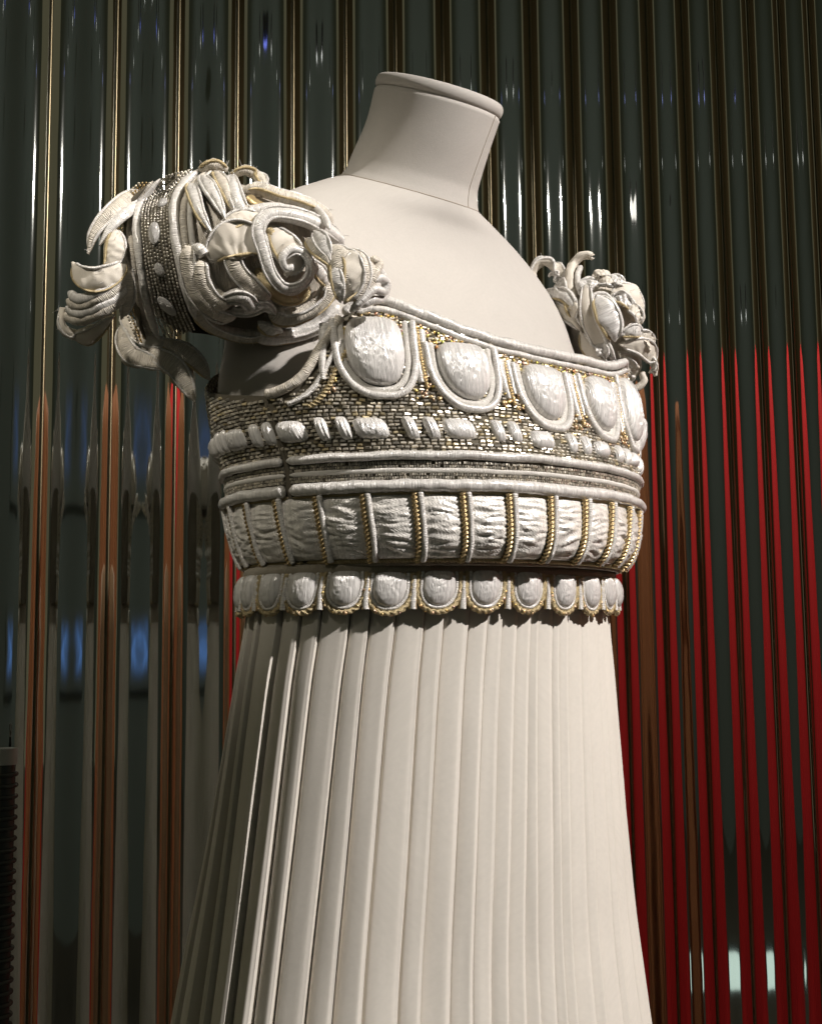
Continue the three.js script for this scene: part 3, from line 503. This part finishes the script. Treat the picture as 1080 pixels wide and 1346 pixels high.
  for (const [y, s, mm] of [[384, 0, M.satin], [394, 2, M.padded], [404, 3, M.satin], [414, 5, M.padded]]) bp('gather', mm, [[92 - s, y, 2], [110, y + 8 - s, 8], [132, y - s, 11], [152, y - 14 - s, 10], [164, y - 32, 5]], 7.5, { lump: 0.16, flat: 0.8 });
  bp('back_leaf', M.lobe, [[82, 404, 0], [84, 428, 2], [106, 440, 3], [130, 430, 5], [150, 412, 4]], 13, { shape: 'leaf', flat: 0.6, lump: 0.1 });
  bp('back_leaf', M.padded, [[166, 326, -2], [164, 360, 2], [166, 392, 2], [160, 420, -2]], 12, { shape: 'leaf', flat: 0.6, lump: 0.1 });
  // the ragged edge that hangs behind the armhole
  const rg = puff(at(222, 478, 0.745), V(0.06, 0.05, 0.03));
  const rp = (name, mat, pts, w, o) => piece(name, rg, base, mat, pts, w, o);
  rp('ragged_edge', M.padded, [[160, 424, -2], [164, 450, 2], [176, 468, 3], [198, 476, 3], [220, 486, 2]], 13, { shape: 'leaf', flat: 0.5, lump: 0.3, groove: 5, grooveDepth: 0.12 });
  rp('ragged_edge', M.padded, [[186, 456, -2], [208, 468, 2], [232, 484, 3], [246, 506, 2], [256, 528, 0]], 14, { shape: 'leaf', flat: 0.4, lump: 0.32, groove: 5, grooveDepth: 0.1 });
  rp('ragged_edge', M.padded, [[206, 448, -2], [232, 458, 1], [256, 474, 2], [276, 500, 1]], 13, { shape: 'leaf', flat: 0.5, lump: 0.22 });
  rp('ragged_edge', M.lobe, [[158, 410, -2], [174, 432, 0], [196, 448, 0], [230, 452, -1]], 11, { shape: 'leaf', flat: 0.5, lump: 0.2 });
  threadEnds(base);
}
// her left sleeve, beyond the chest
{
  const C = at(786, 425, 0.925), R = V(0.040, 0.043, 0.034), hit = puff(C, R);
  const base = add('sleeve', gridGeo(60, 40, (i, j) => {
    const a = (i - 0.5) * 2 * Math.PI, b = lerp(Math.PI / 2, -1.0, j), n = V(Math.cos(b) * Math.sin(a), Math.sin(b), Math.cos(b) * Math.cos(a));
    return [toBody(V(n.x * R.x, n.y * R.y, n.z * R.z).multiplyScalar(0.86 + 0.05 * fbm(n.x * 4, n.y * 4, n.z * 4, 3)).add(C)), a * 0.05, b * 0.04];
  }, true), M.padded, gown, 'small ruffled leaf sleeve on the far shoulder');
  const pc = (name, mat, pts, w, o) => piece(name, hit, base, mat, pts, w, o);
  pc('petal', M.lobe, [[708, 384, 2], [706, 362, 8], [720, 350, 10], [736, 358, 8], [748, 372, 4]], 11, { shape: 'leaf', flat: 0.5, cup: 0.3, lump: 0.18 });
  pc('petal', M.satin, [[704, 364, 9], [716, 350, 13], [730, 352, 13], [738, 364, 11]], 4, { lump: 0.2 });
  pc('stem_curl', M.lobe, [[756, 398, 4], [753, 376, 9], [757, 356, 10], [766, 345, 9], [778, 344, 8], [777, 350, 8]], 6, { lump: 0.16, groove: 3, grooveDepth: 0.1 });
  pc('stem_curl', M.satin, [[764, 392, 6], [762, 372, 10], [766, 358, 9]], 4, { lump: 0.16 });
  pc('petal', M.satin, [[716, 386, 4], [732, 392, 10], [750, 396, 11], [762, 416, 8]], 10, { shape: 'leaf', flat: 0.7, lump: 0.2, groove: 4, grooveDepth: 0.12 });
  pc('petal', M.lobe, [[722, 400, 2], [738, 410, 6], [754, 420, 6], [766, 436, 4]], 10, { shape: 'leaf', flat: 0.7, lump: 0.2 });
  pc('petal', M.lobe, [[772, 370, 6], [772, 392, 12], [774, 418, 12], [786, 446, 9], [802, 490, 6]], 11, { shape: 'leaf', flat: 0.4, lump: 0.12, groove: 3, grooveDepth: 0.1 });
  pc('medallion', M.pearl, [[784, 394, 10], [792, 412, 15], [800, 432, 15], [804, 446, 10]], 17, { shape: 'leaf', flat: 0.55, lump: 0.1 });
  pc('petal_cord', M.satin, [[806, 446, 9], [812, 430, 10], [806, 408, 11], [792, 392, 11], [780, 394, 11], [782, 420, 13], [796, 448, 12], [806, 470, 8]], 3.4, { lump: 0.2, seg: 80 });
  pc('petal', M.lobe, [[784, 376, 3], [796, 376, 8], [806, 382, 7]], 9, { shape: 'leaf', flat: 0.6, lump: 0.22 });
  pc('petal', M.lobe, [[800, 392, 4], [816, 386, 9], [830, 398, 8], [838, 422, 3]], 12, { shape: 'leaf', flat: 0.45, cup: 0.2, lump: 0.22 });
  pc('petal', M.lobe, [[812, 388, 7], [826, 384, 9], [836, 402, 6], [841, 426, 2]], 6, { lump: 0.3, flat: 0.7 });
  pc('petal', M.satin, [[812, 440, 5], [826, 434, 9], [838, 440, 6]], 9, { shape: 'leaf', flat: 0.6, lump: 0.2 });
  pc('petal', M.lobe, [[812, 452, 4], [834, 452, 9], [850, 468, 8], [858, 492, 4]], 14, { shape: 'leaf', flat: 0.4, cup: 0.15, lump: 0.12 });
  pc('petal', M.lobe, [[812, 462, 2], [826, 472, 4], [830, 490, 3], [822, 504, 1]], 12, { shape: 'leaf', flat: 0.5, lump: 0.16 });
  pc('stem_curl', M.lobe, [[838, 484, 5], [842, 496, 6], [834, 506, 5], [822, 508, 3]], 5, { lump: 0.2 });
  pc('petal', M.lobe, [[764, 434, 4], [772, 452, 8], [786, 468, 8], [796, 484, 5]], 10, { shape: 'leaf', flat: 0.6, lump: 0.2, groove: 3, grooveDepth: 0.1 });
  pc('petal', M.satin, [[800, 464, 7], [806, 480, 9], [808, 498, 7]], 6, { shape: 'leaf', flat: 0.7, lump: 0.2 });
  pc('petal', M.lobe, [[770, 470, 3], [784, 478, 5], [800, 486, 5]], 8, { shape: 'leaf', flat: 0.6, lump: 0.25 });
  for (const [x, y, a, L] of [[736, 372, 0.4, 26], [752, 408, 1.2, 30], [776, 384, -0.8, 24], [790, 372, -0.2, 22], [812, 402, 0.5, 26], [826, 416, 1.0, 24], [838, 446, 0.9, 26], [818, 478, 1.6, 26], [786, 456, 1.3, 28], [742, 386, 1.0, 24], [806, 380, 0.1, 22], [846, 474, 1.5, 24]]) {
    const c = Math.cos(a) * L / 2, d = Math.sin(a) * L / 2;
    pc('frill', rnd() < 0.75 ? M.lobe : M.satin, [[x - c, y - d, 5], [x - c * 0.3 + d * 0.3, y - d * 0.3 - c * 0.3, 11], [x + c * 0.4 + d * 0.2, y + d * 0.4 - c * 0.2, 12], [x + c, y + d, 7]], 8 + 3 * rnd(), { shape: 'leaf', flat: 0.3, cup: 0.3, lump: 0.25, rumple: 0.7, sides: 20 });
  }
  threadEnds(base);
}

// ---------------------------------------------------------------- the fluted mirror wall behind
{
  const PSI = 30.5 * Math.PI / 180, WZ = 1.4, PITCHED = 0.0511 * WZ, FIRST = -0.318 * WZ;
  const wall = new THREE.Group(); wall.name = 'wall'; wall.userData = { kind: 'structure', label: 'wall of upright fluted mirror metal behind the gown' };
  wall.position.set(0, 0, -WZ); wall.rotation.y = PSI; scene.add(wall);                   // its x axis runs along the wall, z towards the room
  const mirror = P({ color: lin(0.44, 0.45, 0.42), metalness: 1, roughness: 0.04, bumpMap: scaled(crepeTex, 0.5, 0.12), bumpScale: 0.0002 });
  const brass = P({ color: lin(0.20, 0.165, 0.10), metalness: 1, roughness: 0.34 });
  const TH = 20 * Math.PI / 180, K = 0.75, n = 56, slope = (s) => Math.tanh(K * Math.cos(2 * Math.PI * s)) / Math.tanh(K) * TH;
  let e = 0; const prof = [];
  for (let i = 0; i <= n; i++) { prof.push([i / n, e]); e -= Math.tan(slope((i + 0.5) / n)) / n; }
  const mean = prof.reduce((a, b) => a + b[1], 0) / prof.length;
  const bottom = 0.02, top = 3.4;
  const flute = gridGeo(n, 10, (i, j) => { const k = Math.round(i * n), [s, o] = prof[k]; return [V((s - 0.5) * PITCHED, lerp(bottom, top, j), (o - mean) * PITCHED), s * PITCHED, lerp(bottom, top, j)]; });
  { // smooth across the joint between flutes
    const nn = flute.attributes.normal, W = n + 1; for (let j = 0; j <= 10; j++) { const a = j * W, b = a + n, s = V(nn.getX(a) + nn.getX(b), 0, nn.getZ(a) + nn.getZ(b)).normalize(); nn.setXYZ(a, s.x, s.y, s.z); nn.setXYZ(b, s.x, s.y, s.z); } }
  const rod = new THREE.CylinderGeometry(0.0019, 0.0019, top - bottom, 12);
  for (let k = -6; k <= 24; k++) {
    const m = add('flute', flute, mirror, wall); m.position.x = FIRST + (k + 0.5) * PITCHED;
    const r = add('trim_rod', rod, brass, m); r.position.set(-0.5 * PITCHED, (top + bottom) / 2, (prof[0][1] - mean) * PITCHED + 0.0006);
  }
}
{ // the ribbed hose that stands at the very left edge
  const foot = at(2, 1340, 1.02), top = at(9, 1000, 1.02), g = new THREE.Group(); g.name = 'ribbed_hose'; g.position.set(top.x, 0, top.z); g.userData = { label: 'dark ribbed flexible hose with glossy rings at the left edge of the wall', category: 'hose' }; scene.add(g);
  const black = P({ color: lin(0.03, 0.034, 0.032), roughness: 0.18 }), ring = new THREE.TorusGeometry(0.0085, 0.0021, 10, 28).rotateX(Math.PI / 2);
  add('hose_core', new THREE.CylinderGeometry(0.0078, 0.0078, top.y - 0.02, 24), black, g).position.y = (top.y + 0.02) / 2;
  for (let y = top.y - 0.012, k = 0; k < 44; k++, y -= 0.0092 + 0.0004 * Math.sin(k)) { const r = add('ring', ring, black, g); r.position.y = y; r.rotation.z = 0.06; }
  add('end_cap', new THREE.CylinderGeometry(0.0095, 0.0095, 0.014, 24), P({ color: lin(0.35, 0.36, 0.34), roughness: 0.4 }), g).position.y = top.y + 0.004;
}
// ---------------------------------------------------------------- what the mirror wall shows of the gallery
const setting = (name, geo, mat, pos, label) => { const m = new THREE.Mesh(geo, mat); m.name = name; m.position.set(...pos); m.userData = { kind: 'structure' }; if (label) m.userData.label = label; m.castShadow = m.receiveShadow = true; scene.add(m); return m; };
setting('floor', new THREE.BoxGeometry(16, 0.1, 10), P({ color: lin(0.09, 0.08, 0.065), roughness: 0.5 }), [3.5, -0.05, 0.5]);
setting('gallery_wall', new THREE.BoxGeometry(17, 10, 0.15), P({ color: lin(0.185, 0.228, 0.225), roughness: 0.8 }), [3.8, 5, 3.6]);
setting('gallery_wall_001', new THREE.BoxGeometry(0.15, 7, 2.8), P({ color: lin(0.13, 0.10, 0.055), roughness: 0.8 }), [4.6, 3.5, -2.0]);
{ // the red draped cloth at the right, seen only in the mirror
  const g = new THREE.Group(); g.name = 'red_drape'; g.position.set(1.82, 0, -1.3); g.userData = { label: 'tall cone of red draped cloth reflected in the mirror wall', category: 'drape' }; scene.add(g);
  add('cloth', gridGeo(140, 60, (i, j) => { const a = i * 2 * Math.PI, h = lerp(0, 2.25, j), r = (Math.pow(1 - j, 0.4) + 0.015) * (1 + 0.05 * Math.cos(a * 22 + 2 * nz(j * 3))); return [V(0.42 * r * Math.cos(a), h, 0.96 * r * Math.sin(a)), a, h]; }, true), P({ color: lin(0.50, 0.006, 0.010), roughness: 0.8 }), g);
  const s = new THREE.SpotLight(new THREE.Color(1, 0.9, 0.8), 18, 0, 0.5, 0.6, 2); s.position.set(0.8, 3.5, -1.35); s.target.position.set(1.82, 0.7, -1.15); s.castShadow = true; s.shadow.radius = 3; scene.add(s, s.target);
}
{ // a brown draped stand beside the gown, out of the picture: the brown core of the reflections at the left
  const g = new THREE.Group(); g.name = 'brown_stand'; g.position.set(0.495, 0, -1.12); g.userData = { label: 'round brown cloth covered display stand reflected at the left of the mirror wall', category: 'display stand' }; scene.add(g);
  const cloth = P({ color: lin(0.20, 0.115, 0.06), roughness: 0.8 });
  add('column', new THREE.LatheGeometry([[0.001, 0.03], [0.12, 0.03], [0.10, 0.3], [0.085, 0.9], [0.072, 1.5], [0.06, 1.6], [0.001, 1.62]].map(([a, b]) => new THREE.Vector2(a, b)), 48), cloth, g);
  add('foot', new THREE.CylinderGeometry(0.13, 0.14, 0.03, 48), P({ color: lin(0.05, 0.04, 0.03), roughness: 0.5 }), g).position.y = 0.015;
}
{ const s = new THREE.SpotLight(new THREE.Color(1, 0.9, 0.75), 17, 0, 0.22, 0.7, 2); s.position.set(-0.1, 3.7, -1.3); s.target.position.set(0.62, 1.3, -1.03); s.castShadow = true; s.shadow.radius = 3; scene.add(s, s.target); }   // picks out the drapes behind the gown
{ // copper cloth hanging beside the gown, out of the picture
  const g = new THREE.Group(); g.name = 'copper_drape'; g.position.set(0.68, 0, -1.07); g.userData = { label: 'copper orange cloth draped on a narrow stand, reflected left of the gown', category: 'drape' }; scene.add(g);
  add('cloth', gridGeo(90, 40, (i, j) => { const a = i * 2 * Math.PI, h = lerp(0, 1.98, j), r = (0.1 * Math.pow(1 - j, 0.2) + 0.008) * (1 + 0.07 * Math.cos(a * 14 + 3 * nz(j * 2))); return [V(r * Math.cos(a), h, 1.9 * r * Math.sin(a)), a, h]; }, true), P({ color: lin(0.36, 0.135, 0.055), roughness: 0.7 }), g);
}
const screenTex = dataTex(64, (x, y) => { const v = sm(0, 0.25, x) * sm(1, 0.75, x) * sm(0, 0.35, y) * sm(1, 0.65, y) * (0.75 + 0.5 * per(x, y, 5, 3, 2)); return [v, v, v]; }, true);
function glow(name, w, h, pos, ry, color, power, label, category) {
  const g = new THREE.Group(); g.name = name; g.position.set(...pos); g.rotation.y = ry; g.userData = { label, category }; scene.add(g);
  add('casing', new THREE.BoxGeometry(w + 0.02, h + 0.02, 0.05), P({ color: category === 'screen' ? lin(0.185, 0.228, 0.225) : lin(0.006, 0.006, 0.006), roughness: 0.6 }), g).position.z = -0.03;
  add('lamp_screen', new THREE.PlaneGeometry(w, h), new THREE.MeshStandardMaterial({ color: category === 'screen' ? lin(0.185, 0.228, 0.225) : lin(0.002, 0.002, 0.002), roughness: 0.7, emissive: new THREE.Color(...color), emissiveIntensity: power, emissiveMap: category === 'screen' ? screenTex : null }), g).position.z = 0.001;
}
glow('light_box', 0.9, 0.12, [1.75, 0.34, 0.42], -2.4, [0.8, 1, 0.93], 1.35, 'long low white light box reflected near the foot of the mirror wall', 'light box');
glow('blue_screen', 1.3, 0.40, [0.6, 1.42, 3.45], Math.PI, [0.09, 0.24, 0.66], 1.1, 'blue lit screen reflected beside the gown', 'screen');
glow('blue_screen_001', 1.4, 0.7, [0.7, 2.5, 3.45], Math.PI, [0.04, 0.12, 0.42], 0.4, 'small dim blue screen reflected higher up the mirror wall', 'screen');
{ // wall washer of the gallery, and the small track lamps whose glints run along the top of the mirrors
  const s = new THREE.SpotLight(new THREE.Color(1, 0.97, 0.9), 17, 0, 1.2, 0.9, 2); s.position.set(2.5, 4.9, -1.2); s.target.position.set(3.2, 1.8, 3.5); s.castShadow = true; s.shadow.radius = 8; scene.add(s, s.target);
  const w = new THREE.SpotLight(new THREE.Color(1, 0.85, 0.6), 8, 0, 1.1, 0.8, 2); w.position.set(2.4, 4.4, 0.4); w.target.position.set(4.6, 1.6, -1.6); w.castShadow = true; w.shadow.radius = 8; scene.add(w, w.target);
  [[0.3, 4.2, 2.2, [1, 1, 1]], [1.1, 4.25, 2.4, [1, 1, 1]], [2.0, 4.1, 1.9, [1, 1, 1]], [2.7, 4.0, 1.2, [0.35, 0.4, 1]], [3.1, 3.7, 0.9, [1, 1, 1]], [0.9, 4.5, 2.9, [0.2, 0.25, 1]], [3.2, 3.1, 1.6, [1, 1, 1]]].forEach(([x, y, z, c], k) => {
    const g = new THREE.Group(); g.name = 'track_lamp' + (k ? '_00' + k : ''); g.position.set(x, y, z); g.userData = { label: ['white track lamp at the left end of the ceiling row', 'white track lamp second from the left of the ceiling row', 'white track lamp in the middle of the ceiling row', 'blue track lamp on the right of the ceiling row', 'white track lamp at the right end of the ceiling row', 'deep blue track lamp nearest the gallery wall', 'white track lamp hanging lowest of all'][k], category: 'lamp', group: 'track lamps glinting in the mirror wall' }; scene.add(g);
    add('lamp_housing', new THREE.CylinderGeometry(0.05, 0.05, 0.14, 20), P({ color: 0x111111, roughness: 0.5 }), g).position.y = 0.09;
    add('lamp_bulb', new THREE.SphereGeometry(0.022, 16, 10), new THREE.MeshStandardMaterial({ color: 0x222222, emissive: new THREE.Color(...c), emissiveIntensity: 2.2 }), g);
  });
}

renderer.render(scene, camera);
